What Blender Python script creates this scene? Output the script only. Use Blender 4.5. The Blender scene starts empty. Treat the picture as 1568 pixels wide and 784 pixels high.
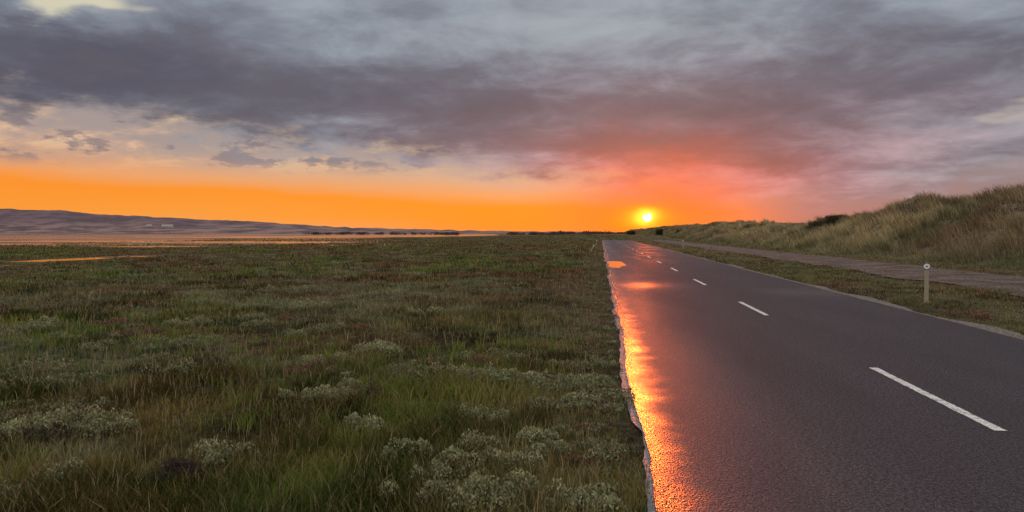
import bpy, bmesh, math
import numpy as np
from mathutils import Vector

rng = np.random.default_rng(7)
scene = bpy.context.scene
H = 1.7

# ------------------------------------------------------------ numpy noise
TAB = np.random.default_rng(3).random((256, 256))
def vnoise(x, y):
    xi = np.floor(x).astype(np.int64); yi = np.floor(y).astype(np.int64)
    fx = x - xi; fy = y - yi
    fx = fx*fx*(3-2*fx); fy = fy*fy*(3-2*fy)
    a = TAB[xi & 255, yi & 255]; b = TAB[(xi+1) & 255, yi & 255]
    c = TAB[xi & 255, (yi+1) & 255]; d = TAB[(xi+1) & 255, (yi+1) & 255]
    return (a*(1-fx)+b*fx)*(1-fy)+(c*(1-fx)+d*fx)*fy
def fbm(x, y, oct=4, s=0.0):
    x = np.asarray(x, float)+s*17.3+500; y = np.asarray(y, float)+s*9.1+500
    t = 0; a = 1; n = 0
    for i in range(oct):
        t = t+a*vnoise(x*2**i+i*31.7, y*2**i+i*11.9); n += a; a *= .5
    return t/n
def sstep(a, b, x):
    t = np.clip((x-a)/(b-a), 0, 1); return t*t*(3-2*t)

# ------------------------------------------------------------ helpers
def new_obj(name, verts, faces, mat=None, smooth=False, cols=None, parent=None):
    me = bpy.data.meshes.new(name)
    me.from_pydata(verts, [], faces)
    if smooth: me.shade_smooth()
    ob = bpy.data.objects.new(name, me)
    scene.collection.objects.link(ob)
    if mat: me.materials.append(mat)
    if parent: ob.parent = parent
    return ob

def fast_mesh(name, V, loops, starts, totals, mat, cols, smooth=False):
    me = bpy.data.meshes.new(name)
    me.vertices.add(len(V)); me.vertices.foreach_set("co", V.astype(np.float32).ravel())
    me.loops.add(len(loops)); me.loops.foreach_set("vertex_index", loops.astype(np.int32))
    me.polygons.add(len(starts))
    me.polygons.foreach_set("loop_start", starts.astype(np.int32))
    me.polygons.foreach_set("loop_total", totals.astype(np.int32))
    me.update(calc_edges=True)
    at = me.color_attributes.new("Col", 'FLOAT_COLOR', 'POINT')
    c = np.ones((len(V), 4), np.float32); c[:, :3] = cols
    at.data.foreach_set("color", c.ravel())
    if smooth: me.shade_smooth()
    me.materials.append(mat)
    ob = bpy.data.objects.new(name, me); scene.collection.objects.link(ob)
    return ob

def blades(x, y, z, h, w, lean, col, tipmix=0.25, tipcol=(.23, .19, .08), ldir=None):
    n = len(x)
    a = rng.random(n)*2*np.pi
    sx, sy = np.cos(a)*w/2, np.sin(a)*w/2
    b = rng.random(n)*2*np.pi if ldir is None else ldir
    lx, ly = np.cos(b)*lean*h, np.sin(b)*lean*h
    V = np.zeros((n, 5, 3))
    V[:, 0] = np.c_[x-sx, y-sy, z-.02]; V[:, 1] = np.c_[x+sx, y+sy, z-.02]
    mx, my = x+lx*.32, y+ly*.32
    V[:, 2] = np.c_[mx+sx*.8, my+sy*.8, z+h*.58]; V[:, 3] = np.c_[mx-sx*.8, my-sy*.8, z+h*.58]
    V[:, 4] = np.c_[x+lx, y+ly, z+h]
    C = np.repeat(col[:, None, :], 5, 1)
    t = np.array(tipcol)
    C[:, 4] = C[:, 4]*(1-tipmix)+t*tipmix
    return V, C
def blade_mesh(name, parts, mat):
    V = np.concatenate([p[0] for p in parts]); C = np.concatenate([p[1] for p in parts])
    n = len(V)
    base = (np.arange(n)*5)[:, None]
    L = (base+np.array([0, 1, 2, 3, 3, 2, 4])[None]).ravel()
    st = (np.arange(n)*7)[:, None]+np.array([0, 4])[None]
    tot = np.tile([4, 3], n)
    return fast_mesh(name, V.reshape(-1, 3), L, st.ravel(), tot, mat, C.reshape(-1, 3))

def leaves(cx, cy, cz, size, col, up=0.5):
    n = len(cx)
    u = rng.normal(size=(n, 3)); u[:, 2] = np.abs(u[:, 2])+up
    u /= np.linalg.norm(u, axis=1)[:, None]
    r = rng.normal(size=(n, 3)); v = np.cross(u, r); v /= np.linalg.norm(v, axis=1)[:, None]
    c = np.c_[cx, cy, cz]; s = size[:, None]
    V = np.stack([c-u*s*.6, c+v*s*.32, c+u*s*.7, c-v*s*.32], 1)
    C = np.repeat(col[:, None, :], 4, 1)
    return V, C
def leaf_mesh(name, parts, mat):
    V = np.concatenate([p[0] for p in parts]); C = np.concatenate([p[1] for p in parts]); n = len(V)
    L = np.arange(n*4); st = np.arange(n)*4; tot = np.full(n, 4)
    return fast_mesh(name, V.reshape(-1, 3), L, st, tot, mat, C.reshape(-1, 3))

# ------------------------------------------------------------ node helper
class NT:
    def __init__(s, tree): s.t = tree; s.n = tree.nodes; s.l = tree.links
    def put(s, sock, v):
        if isinstance(v, bpy.types.NodeSocket): s.l.new(v, sock)
        elif isinstance(v, (tuple, list)):
            v = list(v)
            if len(sock.default_value) == 4 and len(v) == 3: v = v+[1]
            sock.default_value = v
        else: sock.default_value = v
    def m(s, op, a, b=None, c=None, clamp=False):
        n = s.n.new('ShaderNodeMath'); n.operation = op; n.use_clamp = clamp
        s.put(n.inputs[0], a)
        if b is not None: s.put(n.inputs[1], b)
        if c is not None: s.put(n.inputs[2], c)
        return n.outputs[0]
    def add(s, a, b): return s.m('ADD', a, b)
    def mul(s, a, b): return s.m('MULTIPLY', a, b)
    def mix(s, f, a, b, mode='MIX'):
        n = s.n.new('ShaderNodeMix'); n.data_type = 'RGBA'; n.blend_type = mode
        s.put(n.inputs[0], f); s.put(n.inputs[6], a); s.put(n.inputs[7], b)
        return n.outputs[2]
    def ss(s, v, a, b, o0=0., o1=1.):
        n = s.n.new('ShaderNodeMapRange'); n.interpolation_type = 'SMOOTHSTEP'
        s.put(n.inputs[0], v); n.inputs[1].default_value = a; n.inputs[2].default_value = b
        n.inputs[3].default_value = o0; n.inputs[4].default_value = o1
        return n.outputs[0]
    def vec(s, x, y, z=0.):
        n = s.n.new('ShaderNodeCombineXYZ'); s.put(n.inputs[0], x); s.put(n.inputs[1], y); s.put(n.inputs[2], z)
        return n.outputs[0]
    def noise(s, v, scale, detail=6, rough=.5, dist=0., out=0):
        n = s.n.new('ShaderNodeTexNoise'); s.put(n.inputs['Vector'], v)
        n.inputs['Scale'].default_value = scale; n.inputs['Detail'].default_value = detail
        n.inputs['Roughness'].default_value = rough; n.inputs['Distortion'].default_value = dist
        return n.outputs[out]
    def ramp(s, v, stops, interp='LINEAR'):
        n = s.n.new('ShaderNodeValToRGB'); r = n.color_ramp; r.interpolation = interp
        while len(r.elements) < len(stops): r.elements.new(0.5)
        for e, (p, c) in zip(r.elements, stops):
            e.position = p; e.color = (c, c, c, 1) if not isinstance(c, tuple) else (*c, 1)
        s.put(n.inputs[0], v); return n.outputs[0]

def mat_new(name):
    m = bpy.data.materials.new(name); m.use_nodes = True
    t = NT(m.node_tree); p = m.node_tree.nodes['Principled BSDF']
    return m, t, p
def bump(t, p, h, strength, dist):
    b = t.n.new('ShaderNodeBump'); b.inputs['Strength'].default_value = strength
    b.inputs['Distance'].default_value = dist; t.put(b.inputs['Height'], h)
    t.l.new(b.outputs[0], p.inputs['Normal']); return b

# ------------------------------------------------------------ world
SUN_A, SUN_E = 3.50, 1.22
w = bpy.data.worlds.new("World"); scene.world = w; w.use_nodes = True
try:
    w.cycles.sampling_method = 'MANUAL'; w.cycles.sample_map_resolution = 512
except Exception: pass
t = NT(w.node_tree); t.n.clear()
tc = t.n.new('ShaderNodeTexCoord'); sp = t.n.new('ShaderNodeSeparateXYZ'); t.l.new(tc.outputs['Generated'], sp.inputs[0])
X, Y, Z = sp.outputs
A = t.mul(t.m('ARCTAN2', X, Y), 57.2958)
E = t.mul(t.m('ARCSINE', Z), 57.2958)
zz = t.add(t.m('MAXIMUM', Z, 0.), 0.20)
CX, CY = t.m('DIVIDE', X, zz), t.m('DIVIDE', Y, zz)
n1 = t.noise(t.vec(CX, CY), 1.15, 5, .55, .25)
n2 = t.noise(t.vec(CX, CY, 4.), 3.2, 6, .60, .3)
n3 = t.noise(t.vec(t.mul(A, .1), t.mul(E, .42)), .9, 3, .55)
n4 = t.noise(t.vec(t.mul(A, .12), t.mul(E, .32), 7.), 2.2, 6, .62)
n4c = t.add(n4, -.5)
Aw = t.add(A, t.mul(t.add(n3, -.5), 20.))
Ew = t.add(E, t.mul(n4c, 4.0))
def gau(cA, cE, sA, sE, a=None, e=None):
    a = Aw if a is None else a; e = Ew if e is None else e
    u = t.m('DIVIDE', t.add(a, -cA), sA); v = t.m('DIVIDE', t.add(e, -cE), sE)
    r = t.add(t.mul(u, u), t.mul(v, v))
    return t.m('EXPONENT', t.mul(r, -1.))
A01 = t.m('DIVIDE', t.add(A, 45.), 80., clamp=True)
top = t.ramp(A01, [(0., .46), (.3, .36), (.5, .25), (.75, .2), (1., .2)])
En = t.m('DIVIDE', t.m('DIVIDE', t.add(E, t.mul(t.add(n3, -.5), 1.3)), t.mul(top, 10.)), 4., clamp=True)
left = t.ramp(En, [(0., (.84, .36, .13)), (.09, (.93, .32, .045)), (.19, (.95, .28, .024)), (.25, (.82, .35, .14)),
                   (.34, (.64, .39, .26)), (.55, (.52, .42, .34)), (.8, (.40, .40, .40)), (1., (.38, .42, .44))])
E15 = t.m('DIVIDE', t.add(E, t.mul(n4c, 2.)), 16., clamp=True)
right = t.ramp(E15, [(0., (.38, .165, .14)), (.08, (.33, .175, .185)), (.22, (.28, .20, .22)), (.40, (.34, .285, .30)), (.7, (.40, .37, .36)), (1., (.4, .4, .4))])
sky = t.mix(t.ss(A, 5., 15.), left, right)
band = t.mul(t.ss(E, 3.8, 6.5), t.ss(A, 6., -10.))
sky = t.mix(t.mul(t.mul(band, t.ss(n2, .36, .56)), .85), sky, (.33, .275, .28))
sky = t.mix(t.mul(t.mul(band, t.ss(n2, .46, .34)), .6), sky, (.76, .55, .35))
sm = t.mul(t.mul(t.ss(n4, .52, .60), t.mul(t.ss(E, 4.2, 5.4), t.ss(E, 9.5, 7.))), t.ss(A, -4., -14.))
sky = t.mix(t.mul(sm, .75), sky, (.205, .165, .20))
# cloud deck
base = t.mul(t.ramp(A01, [(0., .41), (.12, .40), (.3, .33), (.48, .25), (.62, .15), (.8, .13), (.93, .22), (1., .28)]), 20.)
dk = t.add(t.m('SUBTRACT', E, base), t.add(t.mul(t.add(n1, -.5), 6.), t.mul(n4c, 5.)))
deck = t.ss(dk, -1.2, 1.2)
dark = t.add(t.mul(gau(-24, 10.4, 17, 3.0), .75), t.mul(gau(7, 9.6, 24, 2.8), .62))
dark = t.add(dark, t.mul(gau(-38, 11.0, 9, 3.0), .75))
dark = t.add(dark, t.mul(gau(4, 6.2, 11, 1.5), .85))
dark = t.add(dark, t.mul(gau(22, 13, 9, 3.), .45))
dark = t.add(dark, t.mul(gau(-27, 15.5, 6, 1.8), .35))
lt = t.add(t.mul(t.add(t.mul(n1, .95), t.mul(n2, 1.15)), 1.2), t.mul(dark, -.70))
lt = t.ss(t.add(lt, t.ss(E, 7, 18, -.22, -.08)), .20, 1.5)
dcol = t.ramp(lt, [(0., (.070, .068, .108)), (.33, (.118, .120, .165)), (.62, (.19, .213, .268)), (1., (.34, .39, .44))])
warm = gau(SUN_A+2, 4.0, 17, 5.5)
dcol = t.mix(t.mul(warm, .85), dcol, (2.15, .78, .82), 'MULTIPLY')
sky = t.mix(t.mul(deck, .95), sky, dcol)
gap = gau(-39.5, 15.6, 4.5, 1.8)
sky = t.mix(t.m('MULTIPLY', t.ss(gap, .2, .8), .85), sky, (.70, .64, .46))
sky = t.mix(t.mul(t.ss(gau(27.5, 8, 3, 1.8), .3, .9), .6), sky, (.60, .50, .40))
# glow round the sun
sky = t.mix(t.mul(gau(SUN_A-10, .6, 11, 2.0, A, E), .8), sky, (1.0, .25, .015))
sky = t.mix(t.mul(gau(SUN_A+1.2, 2.0, 7.5, 3.7, A, t.add(E, t.mul(n4c, 3.0))), .92), sky, (.88, .10, .045))
sky = t.mix(t.mul(gau(SUN_A-1.0, .6, 3.8, 1.8, A, t.add(E, t.mul(n4c, 1.5))), .92), sky, (1.0, .18, .012))
Es = t.add(E, t.mul(n4c, 1.1))
sky = t.mix(t.mul(gau(SUN_A-.2, SUN_E-.1, 1.6, .85, A, Es), .95), sky, (1.3, .44, .018))
sky = t.mix(t.mul(gau(SUN_A-.1, SUN_E, .75, .45, A, Es), .95), sky, (2.2, 1.3, .10))
sd = (math.sin(math.radians(SUN_A))*math.cos(math.radians(SUN_E)), math.cos(math.radians(SUN_A))*math.cos(math.radians(SUN_E)), math.sin(math.radians(SUN_E)))
dn = t.n.new('ShaderNodeVectorMath'); dn.operation = 'DISTANCE'; t.l.new(tc.outputs['Generated'], dn.inputs[0]); dn.inputs[1].default_value = sd
disc = t.ss(t.add(t.mul(dn.outputs['Value'], 57.3), t.mul(n4c, .35)), .40, .24)
strip_ = t.m('EXPONENT', t.mul(t.m('POWER', t.m('ABSOLUTE', t.m('DIVIDE', t.add(Es, -(SUN_E+.22)), .07)), 2.), -1.))
disc = t.mul(disc, t.m('SUBTRACT', 1., t.mul(strip_, .9)))
sky = t.mix(disc, sky, (9., 6.0, 1.2))
sky = t.mix(t.ss(E, 18., 50.), sky, t.mix(n2, (.66, .69, .74), (1.25, 1.21, 1.17)))  # sky above the frame, unseen, brightened to light the foreground
sky = t.mix(t.ss(Y, .25, -.35), sky, t.mix(n2, (.60, .59, .62), (1.05, 1.0, .96)))  # unseen sky behind the camera, added bright fill for camera-facing sides
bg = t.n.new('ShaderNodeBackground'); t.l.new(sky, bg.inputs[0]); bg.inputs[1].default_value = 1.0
ni = t.n.new('ShaderNodeTexSky'); ni.sky_type = 'NISHITA'; ni.sun_disc = False
ni.sun_elevation = math.radians(SUN_E); ni.sun_rotation = math.radians(SUN_A)
bg2 = t.n.new('ShaderNodeBackground'); t.l.new(ni.outputs[0], bg2.inputs[0]); bg2.inputs[1].default_value = 0.012
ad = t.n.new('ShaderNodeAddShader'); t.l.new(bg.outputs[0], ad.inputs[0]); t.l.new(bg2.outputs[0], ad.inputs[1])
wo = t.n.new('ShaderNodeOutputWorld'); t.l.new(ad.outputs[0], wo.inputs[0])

sun = bpy.data.lights.new("sun", 'SUN'); sun.energy = .60; sun.angle = math.radians(.7); sun.color = (1, .14, .018)
so = bpy.data.objects.new("sun", sun); scene.collection.objects.link(so)
so.rotation_euler = Vector(sd).to_track_quat('Z', 'Y').to_euler()

# ------------------------------------------------------------ camera
cd = bpy.data.cameras.new("camera"); co = bpy.data.objects.new("camera", cd); scene.collection.objects.link(co)
co.location = (0, 0, H); co.rotation_euler = (math.radians(90-1.77), 0, math.radians(6.86))
cd.lens = 25.94; cd.sensor_width = 36; cd.clip_end = 30000; cd.clip_start = .05
scene.camera = co
scene.view_settings.view_transform = 'Standard'; scene.view_settings.look = 'None'; scene.view_settings.exposure = 0

YAW = math.radians(6.86)
def px2w(px, py, z=0.):
    d = 1130*(H-z)/(py-357.); u = (px-784)/1130.
    return d*(u*math.cos(YAW)-math.sin(YAW)), d*(u*math.sin(YAW)+math.cos(YAW))
def pol(px, d):
    u = (px-784)/1130.
    return d*(u*math.cos(YAW)-math.sin(YAW)), d*(u*math.sin(YAW)+math.cos(YAW))

# ------------------------------------------------------------ terrain functions
RL, RC, RR = .40, 3.42, 6.72
def ledge(y): return RL+.09*(fbm(y*.55, y*0, 5)-.5)*2-.05
pools = []
for (a, b, rx, ry) in [(132, 395, 1.7, 6.5), (50, 403, .75, 3.2), (15, 367, 18, 22), (330, 371, 11, 9), (240, 377, 6, 5)]:
    x0, y0 = px2w(a, b); pools.append((x0, y0, rx, ry))
def pooldist(x, y):
    d = np.full(np.shape(x), 9.)
    for i, (x0, y0, rx, ry) in enumerate(pools):
        r = np.hypot((x-x0)/rx, (y-y0)/ry)+(fbm(x/rx*1.6, y/ry*1.6, 3, i)-.5)*1.0
        d = np.minimum(d, r)
    return d
EK = [(-700, 95), (-140, 105), (-95, 125), (-60, 180), (-45, 380), (-30, 1500)]
def marsh_end(x, y):
    return np.interp(x/np.maximum(y, 1.)*100+fbm(x/14, y/14, 3, 90)*10-5, [e[0] for e in EK], [e[1] for e in EK])*(.85+.3*fbm(x/22, y/22, 3, 91))
def ground_h(x, y):
    rel = .20*(fbm(x/1.3, y/1.3, 4, 1)-.5)+.16*(fbm(x/6, y/6, 3, 2)-.5)
    near = sstep(.1, -1.6, x)+sstep(6.9, 7.8, x)*(1-sstep(10.4, 11.2, x))+sstep(17, 19, x)
    z = -.035+rel*np.clip(near, 0, 1)*.9+.02*near
    p = pooldist(x, y)
    z = np.where(p < 1.5, z+(-.06-z)*sstep(1.5, 1.05, p), z)
    far = sstep(90, 140, np.hypot(x, y))*sstep(-20, -60, x)
    z = z*(1-far)-.09*far
    rise = 1.15*sstep(172, 250, y)*np.exp(-((x-3)/45.)**2)
    return z+rise
GREEN = np.array([.090, .126, .022]); YG = np.array([.20, .19, .045]); RED = np.array([.155, .062, .034])
SAGE = np.array([.23, .23, .13]); BROWN = np.array([.150, .096, .050]); DK = np.array([.030, .038, .012])
def vegcol(x, y):
    n = len(x); r = np.hypot(x, y)
    a = fbm(x/3.2, y/4.5, 4, 5); b = fbm(x/.9, y/1.2, 3, 6); c = fbm(x/9, y/16, 3, 7); e = fbm(x/1.8, y/1.8, 3, 8)
    col = GREEN[None]*np.ones((n, 1))
    def mx(col, t, f): return col*(1-f[:, None])+t[None]*f[:, None]
    col = mx(col, YG, sstep(.45, .7, b)*.6)
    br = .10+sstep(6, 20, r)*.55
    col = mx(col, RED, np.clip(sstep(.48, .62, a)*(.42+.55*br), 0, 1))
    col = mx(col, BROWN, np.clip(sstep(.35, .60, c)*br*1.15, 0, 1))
    col = mx(col, SAGE, sstep(.57, .69, e)*.55)
    col = mx(col, DK, sstep(.44, .32, b)*.65)
    vr = sstep(-1.8, -.2, x)*sstep(1.2, 0, x)
    col = mx(col, BROWN*1.15, vr*.5)
    rv = sstep(6.6, 8, x)
    col = mx(col, np.array([.19, .15, .07]), rv*.6)
    return col

# ------------------------------------------------------------ materials
def veg_mat(name, trans=.3):
    m, t, p = mat_new(name)
    at = t.n.new('ShaderNodeAttribute'); at.attribute_name = "Col"
    df = t.n.new('ShaderNodeBsdfDiffuse'); t.put(df.inputs[0], at.outputs['Color'])
    tr = t.n.new('ShaderNodeBsdfTranslucent'); t.put(tr.inputs[0], at.outputs['Color'])
    mx = t.n.new('ShaderNodeMixShader'); mx.inputs[0].default_value = trans
    t.l.new(df.outputs[0], mx.inputs[1]); t.l.new(tr.outputs[0], mx.inputs[2])
    t.l.new(mx.outputs[0], t.n['Material Output'].inputs[0]); t.n.remove(p); return m
M_veg = veg_mat("vegetation")
M_marram = veg_mat("marram", .3)

M_ground, t, p = mat_new("marsh_soil")
at = t.n.new('ShaderNodeAttribute'); at.attribute_name = "Col"
g = t.n.new('ShaderNodeNewGeometry')
nn = t.noise(g.outputs['Position'], 7., 4, .7)
k = t.ss(nn, .3, .72, .35, 1.6)
t.put(p.inputs['Base Color'], t.mix(1., at.outputs['Color'], t.vec(k, k, k), 'MULTIPLY'))
p.inputs['Roughness'].default_value = .95; p.inputs['Specular IOR Level'].default_value = .1

M_water, t, p = mat_new("marsh_water")
g = t.n.new('ShaderNodeNewGeometry')
p.inputs['Base Color'].default_value = (.05, .045, .04, 1); p.inputs['Roughness'].default_value = .04
p.inputs['IOR'].default_value = 1.33
bump(t, p, t.noise(g.outputs['Position'], 2.5, 3, .5), .25, .04)

M_flat, t, p = mat_new("tidal_flat")
g = t.n.new('ShaderNodeNewGeometry'); mp = t.n.new('ShaderNodeMapping'); t.l.new(g.outputs['Position'], mp.inputs[0]); mp.inputs['Scale'].default_value = (.006, .022, 1)
nn = t.noise(mp.outputs[0], 1., 6, .62)
t.put(p.inputs['Base Color'], t.ramp(nn, [(.45, (.06, .05, .048)), (.56, (.10, .075, .07))]))
t.put(p.inputs['Roughness'], t.ss(nn, .50, .56, .10, .85))
t.put(p.inputs['Specular IOR Level'], t.ss(nn, .50, .56, .6, .05))
bump(t, p, t.noise(g.outputs['Position'], 1.2, 3, .5), .5, .08)

# asphalt
M_road, t, p = mat_new("wet_asphalt")
g = t.n.new('ShaderNodeNewGeometry'); s = t.n.new('ShaderNodeSeparateXYZ'); t.l.new(g.outputs['Position'], s.inputs[0])
PX, PY = s.outputs[0], s.outputs[1]
vo = t.n.new('ShaderNodeTexVoronoi'); t.l.new(g.outputs['Position'], vo.inputs['Vector']); vo.inputs['Scale'].default_value = 60
fine = t.noise(g.outputs['Position'], 95, 2, .6)
agg = t.noise(g.outputs['Position'], 36, 3, .7)
big = t.noise(t.vec(t.mul(PX, 1.), t.mul(PY, .18)), .9, 4, .55)
mid = t.noise(g.outputs['Position'], 1.6, 4, .6)
wx = t.add(PX, t.mul(t.add(mid, -.5), .6))
edge = t.ss(wx, .78, .36)
damp = t.ss(t.add(PX, t.mul(t.add(big, -.5), 1.6)), 2.3, .3)
bandY = t.m('EXPONENT', t.mul(t.m('POWER', t.m('ABSOLUTE', t.m('DIVIDE', t.add(t.add(PY, t.mul(mid, 3.)), -26.), 1.7)), 2.), -1.))
band = t.mul(bandY, t.ss(PX, 3.6, 1.6))
bandR = t.mul(t.m('EXPONENT', t.mul(t.m('POWER', t.m('ABSOLUTE', t.m('DIVIDE', t.add(t.add(PY, t.mul(mid, 3.)), -23.5), 1.5)), 2.), -1.)), t.ss(PX, 4.2, 5.4))
farw = t.mul(t.ss(PY, 28., 60.), t.ss(big, .40, .58))
wet = t.m('MAXIMUM', t.m('MAXIMUM', t.mul(edge, .95), t.mul(band, .75)), t.m('MAXIMUM', t.mul(farw, .55), t.mul(bandR, .6)), clamp=True)
bc = t.mix(t.ss(agg, .36, .66), (.016, .017, .022), (.096, .090, .104))
bc = t.mix(t.ss(fine, .58, .69), bc, (.30, .28, .29))
bc = t.mix(t.mul(t.ss(big, .35, .65), .35), bc, (.040, .037, .045))
bc = t.mix(t.mul(wet, .8), bc, (.020, .018, .020))
t.put(p.inputs['Base Color'], bc)
r = t.m('SUBTRACT', .74, t.mul(damp, .20))
r = t.m('SUBTRACT', r, t.mul(wet, .30))
t.put(p.inputs['Roughness'], r)
t.put(p.inputs['Specular IOR Level'], t.add(t.add(.17, t.mul(damp, .12)), t.mul(wet, .22)))
hgt = t.add(t.mul(vo.outputs['Distance'], 1.3), t.mul(agg, 1.2))
b = bump(t, p, hgt, .6, .022)
t.put(b.inputs['Strength'], t.m('SUBTRACT', 1., t.mul(wet, .1)))

M_paint, t, p = mat_new("road_paint")
g = t.n.new('ShaderNodeNewGeometry')
nf = t.noise(g.outputs['Position'], 60, 4, .7); nl = t.noise(g.outputs['Position'], 7, 4, .6)
wear = t.ss(t.add(nf, t.mul(nl, .5)), .74, .88)
t.put(p.inputs['Base Color'], t.mix(wear, (.66, .63, .58), (.14, .13, .13))); p.inputs['Roughness'].default_value = .6
bump(t, p, nf, .5, .004)

M_track, t, p = mat_new("gravel")
g = t.n.new('ShaderNodeNewGeometry')
a = t.noise(g.outputs['Position'], 9, 4, .8); c = t.noise(g.outputs['Position'], .7, 5, .65)
t.put(p.inputs['Base Color'], t.mix(t.ss(c, .38, .62), t.mix(t.ss(a, .35, .65), (.03, .022, .018), (.16, .115, .095)), t.mix(t.ss(a, .35, .65), (.05, .038, .034), (.29, .22, .19))))
p.inputs['Roughness'].default_value = .9; p.inputs['Specular IOR Level'].default_value = .1; bump(t, p, t.add(a, t.mul(c, 2.)), 1., .08)

M_sand, t, p = mat_new("sandy_grit")
g = t.n.new('ShaderNodeNewGeometry'); a = t.noise(g.outputs['Position'], 24, 4, .75)
t.put(p.inputs['Base Color'], t.mix(t.ss(a, .35, .65), (.04, .034, .03), (.27, .225, .19))); p.inputs['Roughness'].default_value = .85
p.inputs['Specular IOR Level'].default_value = .15
bump(t, p, a, .8, .02)
M_silt, t, p = mat_new("wet_silt")
g = t.n.new('ShaderNodeNewGeometry'); a = t.noise(g.outputs['Position'], 14, 4, .6)
t.put(p.inputs['Base Color'], t.mix(t.ss(a, .35, .65), (.05, .05, .054), (.18, .175, .18))); t.put(p.inputs['Roughness'], t.ss(a, .4, .6, .14, .5))
bump(t, p, a, .35, .01)

# ------------------------------------------------------------ ground
def spaced(segs):
    out = [segs[0][0]]
    for a, b, st in segs:
        n = max(1, int(round((b-a)/st))); out += list(np.linspace(a, b, n+1)[1:])
    return np.array(out)
def geo(a, b, n): return list(np.geomspace(a, b, n))
xs = np.unique(np.concatenate([-np.array(geo(30, 9000, 60)), spaced([(-30, -12, .35), (-12, 13, .12), (13, 26, .4)]), np.array(geo(26, 9000, 50))]))
ys = np.unique(np.concatenate([-np.array(geo(6, 9000, 25)), spaced([(-6, 2, .5), (2, 20, .12), (20, 60, .4)]), np.array(geo(60, 12000, 140))]))
def grid_mesh(name, gx, gy, zf, mat, colf):
    XX, YY = np.meshgrid(gx, gy); x = XX.ravel(); y = YY.ravel(); z = zf(x, y)
    nx, ny = len(gx), len(gy)
    i = np.arange(nx*ny).reshape(ny, nx)
    F = np.stack([i[:-1, :-1], i[:-1, 1:], i[1:, 1:], i[1:, :-1]], -1).reshape(-1, 4)
    return fast_mesh(name, np.c_[x, y, z], F.ravel(), np.arange(len(F))*4, np.full(len(F), 4), mat, colf(x, y), True)
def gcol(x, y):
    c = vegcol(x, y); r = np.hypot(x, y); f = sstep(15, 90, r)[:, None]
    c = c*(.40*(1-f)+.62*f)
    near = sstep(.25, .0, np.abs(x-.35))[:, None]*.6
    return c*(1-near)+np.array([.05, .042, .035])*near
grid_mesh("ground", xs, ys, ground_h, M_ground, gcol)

def blob_sheet(name, x0, y0, rx, ry, z, mat, seed, n=80):
    v = [(x0, y0, z)]
    for k in range(n):
        a = 2*math.pi*k/n
        r = 1+.5*(float(fbm(np.array([math.cos(a)*1.5]), np.array([math.sin(a)*1.5]), 4, seed)[0])-.5)*2
        v.append((x0+rx*r*math.cos(a), y0+ry*r*math.sin(a), z))
    return new_obj(name, v, [(0, 1+k, 1+(k+1) % n) for k in range(n)], mat)
for i, (x0, y0, rx, ry) in enumerate(pools):
    blob_sheet("marsh_pool", x0, y0, rx*1.1, ry*1.1, -.045, M_water, i+.5)

v = [(-6000, 75, -.06), (-30, 75, -.06), (-30, 260, -.06), (-160, 1100, -.06), (-300, 2600, -.06), (-6000, 2600, -.06)]
new_obj("estuary_water", v, [(0, 1, 2, 3, 4, 5)], M_flat)

# ------------------------------------------------------------ road
REND = 190.
ry_ = np.concatenate([np.arange(-12, 3, .5), np.arange(3, 30, .06), np.arange(30, 120, .4), np.arange(120, REND, 5.)])
V = []; lat = [0, .25, .5, .75, 1]
le = ledge(ry_); re = RR+.08*(fbm(ry_*.8, ry_*0+4, 4)-.5)
for a, b_, yy in zip(le, re, ry_):
    for f in lat: V.append((a+(b_-a)*f, yy, 0.0))
F = []
for k in range(len(ry_)-1):
    for j in range(4): F.append((k*5+j, k*5+j+1, k*5+6+j, k*5+5+j))
new_obj("road", V, F, M_road)
mv, mf = [], []
for k in range(-1, 19):
    y0 = 6.75+9*k; y1 = y0+3.0
    b0 = len(mv); n_ = 50
    for q in range(n_+1):
        yq = y0+(y1-y0)*q/n_
        ja, jb = rng.normal(0, .004, 2) if k < 3 else (0, 0)
        mv += [(RC-.05+ja, yq, .004), (RC+.05+jb, yq, .004)]
    mf += [(b0+2*q, b0+2*q+1, b0+2*q+3, b0+2*q+2) for q in range(n_)]
new_obj("road_marking", mv, mf, M_paint)
def strip(name, y, xa, xb, z, mat):
    v = []
    for yy, a, b_ in zip(y, xa, xb): v += [(a, yy, z), (b_, yy, z)]
    return new_obj(name, v, [(2*k, 2*k+1, 2*k+3, 2*k+2) for k in range(len(y)-1)], mat)
yy = np.concatenate([np.arange(-5, 60, .12), np.arange(60, REND, 3.)])
strip("road_verge_grit", yy, yy*0+RR-.1, RR+.22+.6*(fbm(yy*.5, yy*0, 5, 9)-.4), -.012, M_sand)
strip("road_edge_silt", yy, ledge(yy)-.065+.16*(fbm(yy*1.3, yy*0, 5, 3)-.5), yy*0+RL+.1, -.008, M_silt)
strip("gravel_track", yy, 11.4+1.2*(fbm(yy*.25, yy*0, 5, 11)-.5), 16.3+1.6*(fbm(yy*.25, yy*0, 5, 12)-.5), .0, M_track)
pv = [(.85, 41, .003)]
for k in range(60):
    a = 2*math.pi*k/60; rr = 1+.9*(float(fbm(np.array([math.cos(a)*1.9]), np.array([math.sin(a)*1.9]), 4, 66)[0])-.5)
    pv.append((max(.85+.5*rr*math.cos(a), .42), 41+4.8*rr*math.sin(a), .003))
new_obj("puddle", pv, [(0, 1+k, 1+(k+1) % 60) for k in range(60)], M_water)

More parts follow.
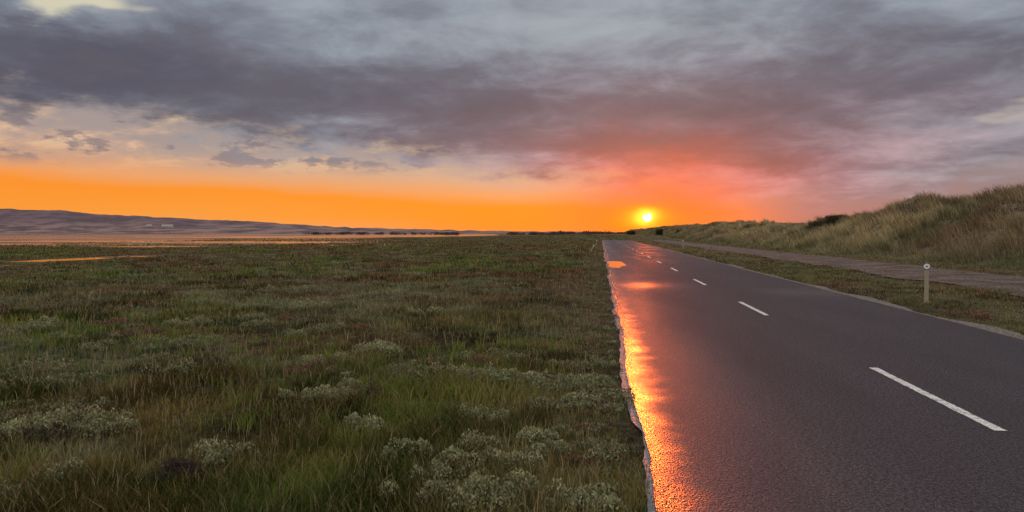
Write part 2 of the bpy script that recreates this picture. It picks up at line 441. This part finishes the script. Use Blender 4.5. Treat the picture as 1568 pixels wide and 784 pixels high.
# ------------------------------------------------------------ dune
def dune_h(x, y):
    amp = np.interp(y, [0, 20, 45, 62, 78, 92, 108, 150, 220, 400, 900], [4.0, 4.6, 4.7, 5.0, 4.7, 3.6, 2.4, 2.9, 3.5, 4.2, 4.2])
    foot = 19.3+2.0*(fbm(y/14., y*0, 3, 21)-.5)*2
    s = sstep(0, 1, (x-foot)/13.)
    n = (fbm(x/7., y/9., 4, 22)-.5)*3.0+(fbm(x/2., y/2.4, 3, 23)-.5)*1.2
    hum = (fbm(x/3.4, y/4.2, 2, 24)-.5)*2.0
    return -.25+s*(amp+(n+hum)*.75*np.clip(s*3, 0, 1))+sstep(-2., .5, x-foot)*.25
def dcolr(x, y):
    a = fbm(x/4, y/5, 4, 25); b_ = fbm(x/1.1, y/1.3, 3, 26)
    c1 = np.array([.31, .24, .12]); c2 = np.array([.12, .105, .05]); c3 = np.array([.47, .37, .23]); c4 = np.array([.17, .10, .07])
    f = sstep(.42, .58, a)[:, None]; g_ = sstep(.5, .70, b_)[:, None]
    c = c1*(1-f)+c2*f; c = c*(1-g_*.6)+c3*g_*.6
    k = sstep(.50, .64, fbm(x/6, y/9, 3, 27))[:, None]*.55
    c = c*(1-k)+c4*k
    lo = sstep(24.5, 20, x)[:, None]*.6
    return c*(1-lo)+np.array([.12, .125, .055])*lo
grid_mesh("sand_dune", spaced([(16.5, 40, .33), (40, 90, 2.)]), np.unique(np.concatenate([spaced([(4, 130, .5)]), np.geomspace(130, 900, 90)])),
          dune_h, M_ground, lambda x, y: dcolr(x, y)*.55)

nM = 240000
y = 8+(240-8)*rng.random(nM)**1.5; x = 18.5+19*rng.random(nM)**.9
keep = (x/y < 1.25); x, y = x[keep], y[keep]
cl_ = fbm(x/1.0, y/1.2, 2, 31); keep = rng.random(len(x)) < .25+sstep(.42, .58, cl_)*.75; x, y = x[keep], y[keep]
z = dune_h(x, y); r = np.hypot(x, y)
n = len(x); clump = fbm(x/1.0, y/1.2, 2, 31)
cc = dcolr(x, y)*((.45+.95*rng.random(n))*(.5+.9*sstep(.35, .62, clump)))[:, None]
tall = sstep(19, 23, x)
h = (.14+.8*tall*sstep(.3, .7, clump))*(.5+.7*rng.random(n))
wd = .012+.00045*r
parts = [blades(x, y, z, h, wd, .3+.6*rng.random(n), cc, .35, (.42, .34, .20), ldir=math.pi*.9+rng.normal(0, 1.0, n))]
nM = 40000
y = 200+600*rng.random(nM)**1.3; x = 19+22*rng.random(nM); z = dune_h(x, y)
parts.append(blades(x, y, z, .5+.5*rng.random(nM), .25*np.ones(nM), .4*np.ones(nM), dcolr(x, y), .3))
blade_mesh("marram_grass", parts, M_marram)

# ------------------------------------------------------------ marsh grass
def scatter(n, r0, r1, a0, a1, pw):
    e = 1-pw
    r = (r0**e+(r1**e-r0**e)*rng.random(n))**(1/e)
    a = np.radians(a0+(a1-a0)*rng.random(n))
    return r*np.sin(a), r*np.cos(a)
def allowed(x, y):
    l = x < ledge(y)+.01-.11*rng.random(len(x))
    rt = (x > RR+.2+.6*rng.random(len(x))**2+.4*(fbm(y*.5, y*0, 3, 9)-.4)) & (x < 11.7+1.2*(fbm(y*.5, y*0+3, 3, 4)-.5)-.5*rng.random(len(x))**2+1.1*(rng.random(len(x)) < .16))
    rt2 = (x > 15.9+1.8*(fbm(y*.5, x*.5, 3, 14)-.5)) & (x < 19.5)
    over = (y > 178)
    return (l | rt | rt2 | over) & (pooldist(x, y) > 1.1) & ~((x < -20) & (np.hypot(x, y) > marsh_end(x, y)))
x, y = scatter(620000, 2.3, 260, -52, 44, .85)
k = allowed(x, y); x, y = x[k], y[k]
cl_ = fbm(x/.45, y/.45, 3, 41)
k = rng.random(len(x)) < .3+sstep(.4, .6, cl_)*.7; x, y = x[k], y[k]; n = len(x)
z = ground_h(x, y); r = np.hypot(x, y)
patch = fbm(x/2.4, y/2.4, 3, 42)
h = (.035+.085*sstep(.35, .7, patch)+.055*fbm(x/.4, y/.4, 2, 43))*(.5+.8*rng.random(n))
h *= 1-.5*sstep(-1.2, .3, x)*(x < 2)
h *= np.where(x > 6, .75, 1.)
h *= 1+.25*sstep(20, 80, r)
h *= .3+.7*sstep(1.1, 3.2, pooldist(x, y))
wd = .0035+.0011*r**.95
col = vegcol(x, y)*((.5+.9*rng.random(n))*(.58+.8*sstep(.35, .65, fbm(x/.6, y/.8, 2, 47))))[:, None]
dry = rng.random(n) < .11
col[dry] = np.array([.27, .20, .10])*(.6+.6*rng.random(dry.sum()))[:, None]
P1 = blades(x, y, z, h, wd, .25+.65*rng.random(n), col, .2)
parts = [P1]
tx, ty = scatter(680, 2.6, 16, -48, 4, .2)
k = (tx < -.3) & (fbm(tx/1.6, ty/1.6, 2, 50) > .47); tx, ty = tx[k], ty[k]
for a, b_ in zip(tx, ty):
    m = rng.integers(8, 26); rr = .05*rng.random(m)**.5+.0; aa = rng.random(m)*6.283
    x = a+rr*np.cos(aa)*1.5; y = b_+rr*np.sin(aa)*1.5
    col = (np.array([.15, .21, .038])*(.7+.7*rng.random(m))[:, None])
    parts.append(blades(x, y, ground_h(x, y), (.07+.13*rng.random(m)), np.full(m, .005), .2+.6*rng.random(m), col, .15, ldir=aa))
x, y = scatter(8000, 2.5, 40, -50, 5, .7); k = (x < 0) & (pooldist(x, y) > 1.1); x, y = x[k], y[k]; n = len(x)
parts.append(blades(x, y, ground_h(x, y), .10+.12*rng.random(n), .003+.0005*np.hypot(x, y), .15+.3*rng.random(n), np.array([.33, .245, .135])*(.6+.6*rng.random(n))[:, None], .3))
blade_mesh("marsh_grass", parts, M_veg)

# ------------------------------------------------------------ purslane clumps
cl = []
def add_px(px, py, rad, hh): x0, y0 = px2w(px, py); cl.append((x0, y0, rad, hh, 1))
for a in [(120, 650, .45, .15), (60, 662, .35, .13), (760, 770, .42, .13), (700, 745, .3, .11), (770, 705, .35, .12), (690, 712, .28, .11), (840, 680, .3, .10),
          (545, 660, .25, .12), (520, 602, .42, .12), (470, 604, .28, .10), (500, 560, .40, .12), (715, 580, .38, .14), (800, 585, .4, .12), (580, 540, .45, .12),
          (55, 505, .6, .17), (285, 497, .5, .13), (440, 447, .8, .2), (480, 470, .7, .14),
          (900, 770, .25, .09), (930, 700, .2, .08), (860, 625, .3, .1), (750, 640, .3, .1), (330, 700, .25, .12), (160, 655, .3, .13), (640, 770, .25, .1), (880, 590, .3, .09),
          (620, 700, .2, .1), (650, 480, .5, .12)]:
    add_px(*a)
x, y = scatter(900, 3, 70, -50, 4, .25); k = (x < .1) & (fbm(x/3, y/3, 3, 60) > .47) & (pooldist(x, y) > 1.6); x, y = x[k], y[k]
for a, b_ in zip(x, y): cl.append((a, b_, .10+.34*rng.random()**1.7+.004*b_, .055+.07*rng.random(), 0))
x, y = scatter(260, 12, 60, 8, 44, .3); k = (x > 7.6) & (x < 11.2); x, y = x[k], y[k]
for a, b_ in zip(x, y): cl.append((a, b_, .2+.4*rng.random(), .05+.07*rng.random(), 0))
for k in range(200):
    b_ = 3+40*rng.random()**1.4; cl.append((.36-.9*rng.random()**1.5-.17, b_, .07+.13*rng.random(), .03+.03*rng.random(), 0))
parts = []
for (a, b_, rad, hh, big_) in cl:
    d = math.hypot(a, b_)
    dens = 5200 if d < 9 else (2600 if d < 18 else 900)
    m = int(dens*rad*rad*math.pi*(.95 if big_ else .55)/max(1., (d/9)**.4)); m = min(m, 4800)
    ns = 5; sa = rng.random(ns)*6.283; sr = rad*.75*np.sqrt(rng.random(ns)); sx_ = a+sr*np.cos(sa)*1.2; sy_ = b_+sr*np.sin(sa)
    ss_ = rad*(.2+.4*rng.random(ns)); which = rng.integers(0, ns, m)
    u = np.sqrt(rng.random(m)); aa = rng.random(m)*6.283
    x = sx_[which]+u*ss_[which]*np.cos(aa)*1.15; y = sy_[which]+u*ss_[which]*np.sin(aa)
    u = u**1.2
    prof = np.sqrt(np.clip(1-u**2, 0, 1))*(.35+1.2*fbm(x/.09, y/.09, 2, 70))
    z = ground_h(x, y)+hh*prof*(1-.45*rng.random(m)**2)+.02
    sz = (.014+.012*rng.random(m))*(1+max(0, d-7)*.05)
    tone = rng.random()
    ba = np.array([.33, .335, .18])*(1-tone*.5)+np.array([.20, .165, .085])*tone*.5
    if not big_: ba = ba*(.9-.2*min(1, d/25))
    if rng.random() < .25 and not big_: ba = np.array([.23, .13, .09])
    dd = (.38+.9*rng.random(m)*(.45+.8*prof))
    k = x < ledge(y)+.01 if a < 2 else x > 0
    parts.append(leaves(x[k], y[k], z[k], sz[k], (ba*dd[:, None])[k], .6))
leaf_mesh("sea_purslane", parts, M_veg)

# ------------------------------------------------------------ dead seaweed/driftwood
M_dead, t, p = mat_new("dead_wood")
g = t.n.new('ShaderNodeNewGeometry'); a = t.noise(g.outputs['Position'], 40, 4, .6)
t.put(p.inputs['Base Color'], t.mix(a, (.02, .014, .012), (.09, .065, .055))); p.inputs['Roughness'].default_value = .9
p.inputs['Specular IOR Level'].default_value = .1
def twigs(name, px, py, cnt, rad, ln, thick, up):
    x0, y0 = px2w(px, py); bm = bmesh.new()
    for i in range(cnt):
        a = rng.random()*6.283; r_ = rad*rng.random()**.6
        p0 = Vector((x0+r_*math.cos(a), y0+r_*math.sin(a)*.8, 0)); p0.z = float(ground_h(np.array([p0.x]), np.array([p0.y]))[0])+.07+up*rng.random()*(1-r_/rad)
        d = Vector((rng.normal(), rng.normal(), rng.normal()*.35)).normalized()
        pts = [p0]; L = ln*(.4+.8*rng.random())
        for s_ in range(4):
            d = (d+Vector(rng.normal(0, .35, 3))).normalized(); q = pts[-1]+d*L/4; q.z = max(q.z, -.02); pts.append(q)
        th = thick*(.5+.8*rng.random()); prev = None
        for j, q in enumerate(pts):
            rr = th*(1-j/5.5); ax = d.orthogonal().normalized(); bx = d.cross(ax)
            ring = [bm.verts.new(q+ax*rr*math.cos(v)+bx*rr*math.sin(v)) for v in (0, 2.09, 4.19)]
            if prev:
                for e in range(3): bm.faces.new((prev[e], prev[(e+1) % 3], ring[(e+1) % 3], ring[e]))
            prev = ring
    me = bpy.data.meshes.new(name); bm.to_mesh(me); bm.free(); me.materials.append(M_dead)
    o = bpy.data.objects.new(name, me); scene.collection.objects.link(o); return o
twigs("dead_seaweed", 268, 732, 620, .17, .09, .005, .15)
twigs("dead_seaweed", 70, 668, 260, .20, .08, .004, .10)
twigs("driftwood", 566, 612, 16, .10, .28, .008, .08)

# ------------------------------------------------------------ marker posts
M_postw, t, p = mat_new("weathered_timber")
g = t.n.new('ShaderNodeTexCoord'); mp = t.n.new('ShaderNodeMapping'); t.l.new(g.outputs['Object'], mp.inputs[0]); mp.inputs['Scale'].default_value = (40, 40, 4)
a = t.noise(mp.outputs[0], 1.5, 5, .6); t.put(p.inputs['Base Color'], t.mix(a, (.20, .16, .10), (.42, .36, .25))); p.inputs['Roughness'].default_value = .8
bump(t, p, a, .4, .005)
def plain(name, c, r_=.5):
    m, t, p = mat_new(name); g = t.n.new('ShaderNodeTexCoord'); a = t.noise(g.outputs['Object'], 25, 4, .6)
    t.put(p.inputs['Base Color'], t.mix(a, tuple(v*.75 for v in c), c)); p.inputs['Roughness'].default_value = r_; return m
M_white = plain("white_reflector", (.8, .8, .78), .35); M_black = plain("black_band", (.03, .03, .035), .5)
def box_part(name, sx, sy, z0, z1, mat, parent, bev=.006, slope=0.):
    bm = bmesh.new(); bmesh.ops.create_cube(bm, size=1)
    for v in bm.verts:
        top_ = v.co.z > 0; yb = v.co.y
        v.co = Vector((v.co.x*sx, v.co.y*sy, (z1 if top_ else z0)+(slope*(1 if yb > 0 else 0) if top_ else 0)))
    bmesh.ops.bevel(bm, geom=bm.edges[:], offset=bev, segments=2, affect='EDGES')
    me = bpy.data.meshes.new(name); bm.to_mesh(me); bm.free(); me.materials.append(mat)
    o = bpy.data.objects.new(name, me); scene.collection.objects.link(o); o.parent = parent; return o
def post(x, y, hgt, rot=0, lean=0):
    e = bpy.data.objects.new("marker_post", None); scene.collection.objects.link(e)
    e.location = (x, y, -.03); e.rotation_euler = (0, lean, rot)
    box_part("timber_shaft", .10, .10, -.05, hgt-.17, M_postw, e)
    box_part("black_head", .104, .104, hgt-.169, hgt-.005, M_black, e, .008, .02)
    for nm, r1, dep, off, mt in [("reflector_disc", .068, .012, -.060, M_white), ("disc_bolt", .02, .004, -.0690, M_black)]:
        bm = bmesh.new(); bmesh.ops.create_cone(bm, cap_ends=True, segments=32, radius1=r1, radius2=r1*.96, depth=dep)
        for v in bm.verts: v.co = Vector((v.co.x, -v.co.z+off, v.co.y+hgt-.085))
        me = bpy.data.meshes.new(nm); bm.to_mesh(me); bm.free(); me.materials.append(mt)
        o = bpy.data.objects.new(nm, me); scene.collection.objects.link(o); o.parent = e
x0, y0 = px2w(1420, 463); post(x0, y0, 1.0, -.4)
x0, y0 = px2w(1046, 381); post(x0, y0, 1.0, -.2)
x0, y0 = px2w(904, 386); post(x0, y0, .75, 0, .45)
x0, y0 = px2w(912, 377); post(x0, y0, .9, 0, .2)

# ------------------------------------------------------------ distant hills, trees, sheds
M_hill, t, p = mat_new("distant_hill")
g = t.n.new('ShaderNodeNewGeometry'); a = t.noise(g.outputs['Position'], .014, 6, .7); sz_ = t.n.new('ShaderNodeSeparateXYZ'); t.l.new(g.outputs['Position'], sz_.inputs[0])
t.put(p.inputs['Base Color'], t.mix(t.ss(a, .42, .58), t.mix(t.ss(sz_.outputs[2], 6, 38), (.29, .19, .165), (.18, .125, .135)), (.12, .088, .10))); p.inputs['Roughness'].default_value = 1
p.inputs['Specular IOR Level'].default_value = 0
hd = 1700.
pxs = np.linspace(-420, 960, 260)
KX = [-420, -100, 0, 60, 100, 130, 200, 280, 350, 430, 480, 540, 620, 700, 800, 900, 960]
KY = [300, 309, 319, 321, 322, 326, 330, 334, 337, 341, 345, 348, 350, 352, 353.5, 354.5, 356]
topy = np.interp(pxs, KX, KY)
topy = topy+(fbm(pxs/16, pxs*0, 4, 80)-.5)*3.0
hv = []; rows = 10
for pxx, tpy in zip(pxs, topy):
    hh = max(1.5, (357-tpy)/1130*hd)+H
    for j in range(rows+1):
        f = j/rows
        x_, y_ = pol(pxx, hd*(.78+.30*f))
        prof = f**1.6
        nz = (float(fbm(np.array([x_/60]), np.array([y_/60]), 3, 81)[0])-.5)*hh*.12*math.sin(math.pi*f)
        hv.append((x_, y_, -1+(hh*(.78+.30*f))*prof+nz))
R1 = rows+1
new_obj("distant_hills", hv, [(i*R1+j, (i+1)*R1+j, (i+1)*R1+j+1, i*R1+j+1) for i in range(len(pxs)-1) for j in range(rows)], M_hill, True)

M_tree = veg_mat("dark_foliage", .15)
def bush_pts(x0, y0, rad, hh, m, sz0, col, zb=0):
    d = rng.normal(size=(m, 3)); d /= np.linalg.norm(d, axis=1)[:, None]
    rr = rng.random(m)**.4
    lob = .7+.7*(fbm(d[:, 0]*1.6+x0*.37, d[:, 2]*1.6+d[:, 1], 3)-.2)
    x = x0+d[:, 0]*rr*rad*lob; y = y0+d[:, 1]*rr*rad*lob; z = hh*.45+d[:, 2]*rr*hh*.55*lob
    return leaves(x, y, np.maximum(z, .05)+zb, sz0*(.6+.8*rng.random(m)), col*(.5+rng.random(m))[:, None], .2)
parts = []
DT = np.array([.10, .066, .052])
for (pa, pb, cnt, d0, h0, h1) in [(470, 560, 20, 900, 1.5, 4.0), (560, 700, 20, 900, 1.5, 3.6), (660, 700, 8, 700, 2.2, 3.8), (780, 880, 28, 700, 1.5, 3.5), (840, 870, 8, 500, 2, 3.6), (880, 925, 14, 500, 1.5, 3.6),
                          (930, 1000, 18, 700, 2, 4.5)]:
    for k in range(cnt):
        pxx = pa+(pb-pa)*rng.random(); d0_ = d0*(.9+.2*rng.random()); x_, y_ = pol(pxx, d0_)
        hh = h0+(h1-h0)*rng.random()
        parts.append(bush_pts(x_, y_, hh*(1.0+1.6*rng.random()), hh, 220, hh*.22, DT, 0.))
leaf_mesh("distant_tree_line", parts, M_tree)

def bushobj(name, px, d, rad, hh, zb=0):
    x_, y_ = pol(px, d)
    e = bpy.data.objects.new(name, None); scene.collection.objects.link(e); e.location = (x_, y_, zb)
    P_ = [bush_pts(rng.normal()*rad*.4, rng.normal()*rad*.3, rad*.75, hh, 900, hh*.09, np.array([.06, .052, .03])) for _ in range(4)]
    o = leaf_mesh("crown", P_, M_tree); o.parent = e
    bm = bmesh.new()
    for k in range(7):
        a = rng.random()*6.283; bmv = []
        for j, (f, r_) in enumerate([(0, .05), (.35, .04), (.75, .015)]):
            c = Vector((math.cos(a)*rad*.7*f, math.sin(a)*rad*.7*f, hh*f*1.0-.1)); ring = [bm.verts.new(c+Vector((math.cos(v)*r_*hh*.5, math.sin(v)*r_*hh*.5, 0))) for v in (0, 1.26, 2.51, 3.77, 5.03)]
            if bmv:
                for q in range(5): bm.faces.new((bmv[q], bmv[(q+1) % 5], ring[(q+1) % 5], ring[q]))
            bmv = ring
    me = bpy.data.meshes.new("limbs"); bm.to_mesh(me); bm.free(); me.materials.append(M_dead)
    o = bpy.data.objects.new("limbs", me); scene.collection.objects.link(o); o.parent = e
bushobj("hawthorn_bush", 1010, 260, 1.3, 2.6, .8)
bushobj("hawthorn_bush", 1042, 230, 1.5, 2.6, .5)
bushobj("hawthorn_bush", 966, 330, 2.2, 2.4, .6)
for pxx, rad in [(1262, 1.9), (1282, 1.5)]:
    d = 93.; x_, y_ = pol(pxx, d); bushobj("gorse_bush", pxx, d, rad, 1.4, float(dune_h(np.array([x_]), np.array([y_]))[0])-.3)

M_shed = plain("pale_render", (.50, .43, .42), .7); M_roof = plain("shed_roof", (.40, .35, .35), .7)
for pxx, ww, hh in [(229, 12, 4.5), (257, 24, 5.5)]:
    d = 1632.; x_, y_ = pol(pxx, d); tp = float(np.interp(pxx, KX, KY))
    zb = -1+((357-tp)/1130*hd+H)*.96*(.6**1.6)
    e = bpy.data.objects.new("white_shed", None); scene.collection.objects.link(e); e.location = (x_, y_, zb); e.rotation_euler = (0, 0, YAW)
    a, b_ = ww/2, 4
    new_obj("walls", [(-a, -b_, -2), (a, -b_, -2), (a, b_, -2), (-a, b_, -2), (-a, -b_, hh*.6), (a, -b_, hh*.6), (a, b_, hh*.6), (-a, b_, hh*.6), (-a, 0, hh), (a, 0, hh)],
            [(0, 1, 5, 4), (1, 2, 6, 9, 5), (2, 3, 7, 6), (3, 0, 4, 8, 7)], M_shed, parent=e)
    new_obj("roof", [(-a-.4, -b_-.4, hh*.58), (a+.4, -b_-.4, hh*.58), (a+.4, 0, hh+.15), (-a-.4, 0, hh+.15), (a+.4, b_+.4, hh*.58), (-a-.4, b_+.4, hh*.58)],
            [(0, 1, 2, 3), (3, 2, 4, 5)], M_roof, parent=e)
    for k_ in range(3):
        wx_ = -a+ww*(k_+.5)/3
        new_obj("window", [(wx_-.6, -b_-.03, hh*.2), (wx_+.6, -b_-.03, hh*.2), (wx_+.6, -b_-.03, hh*.45), (wx_-.6, -b_-.03, hh*.45)], [(0, 1, 2, 3)], M_black, parent=e)
print("done")
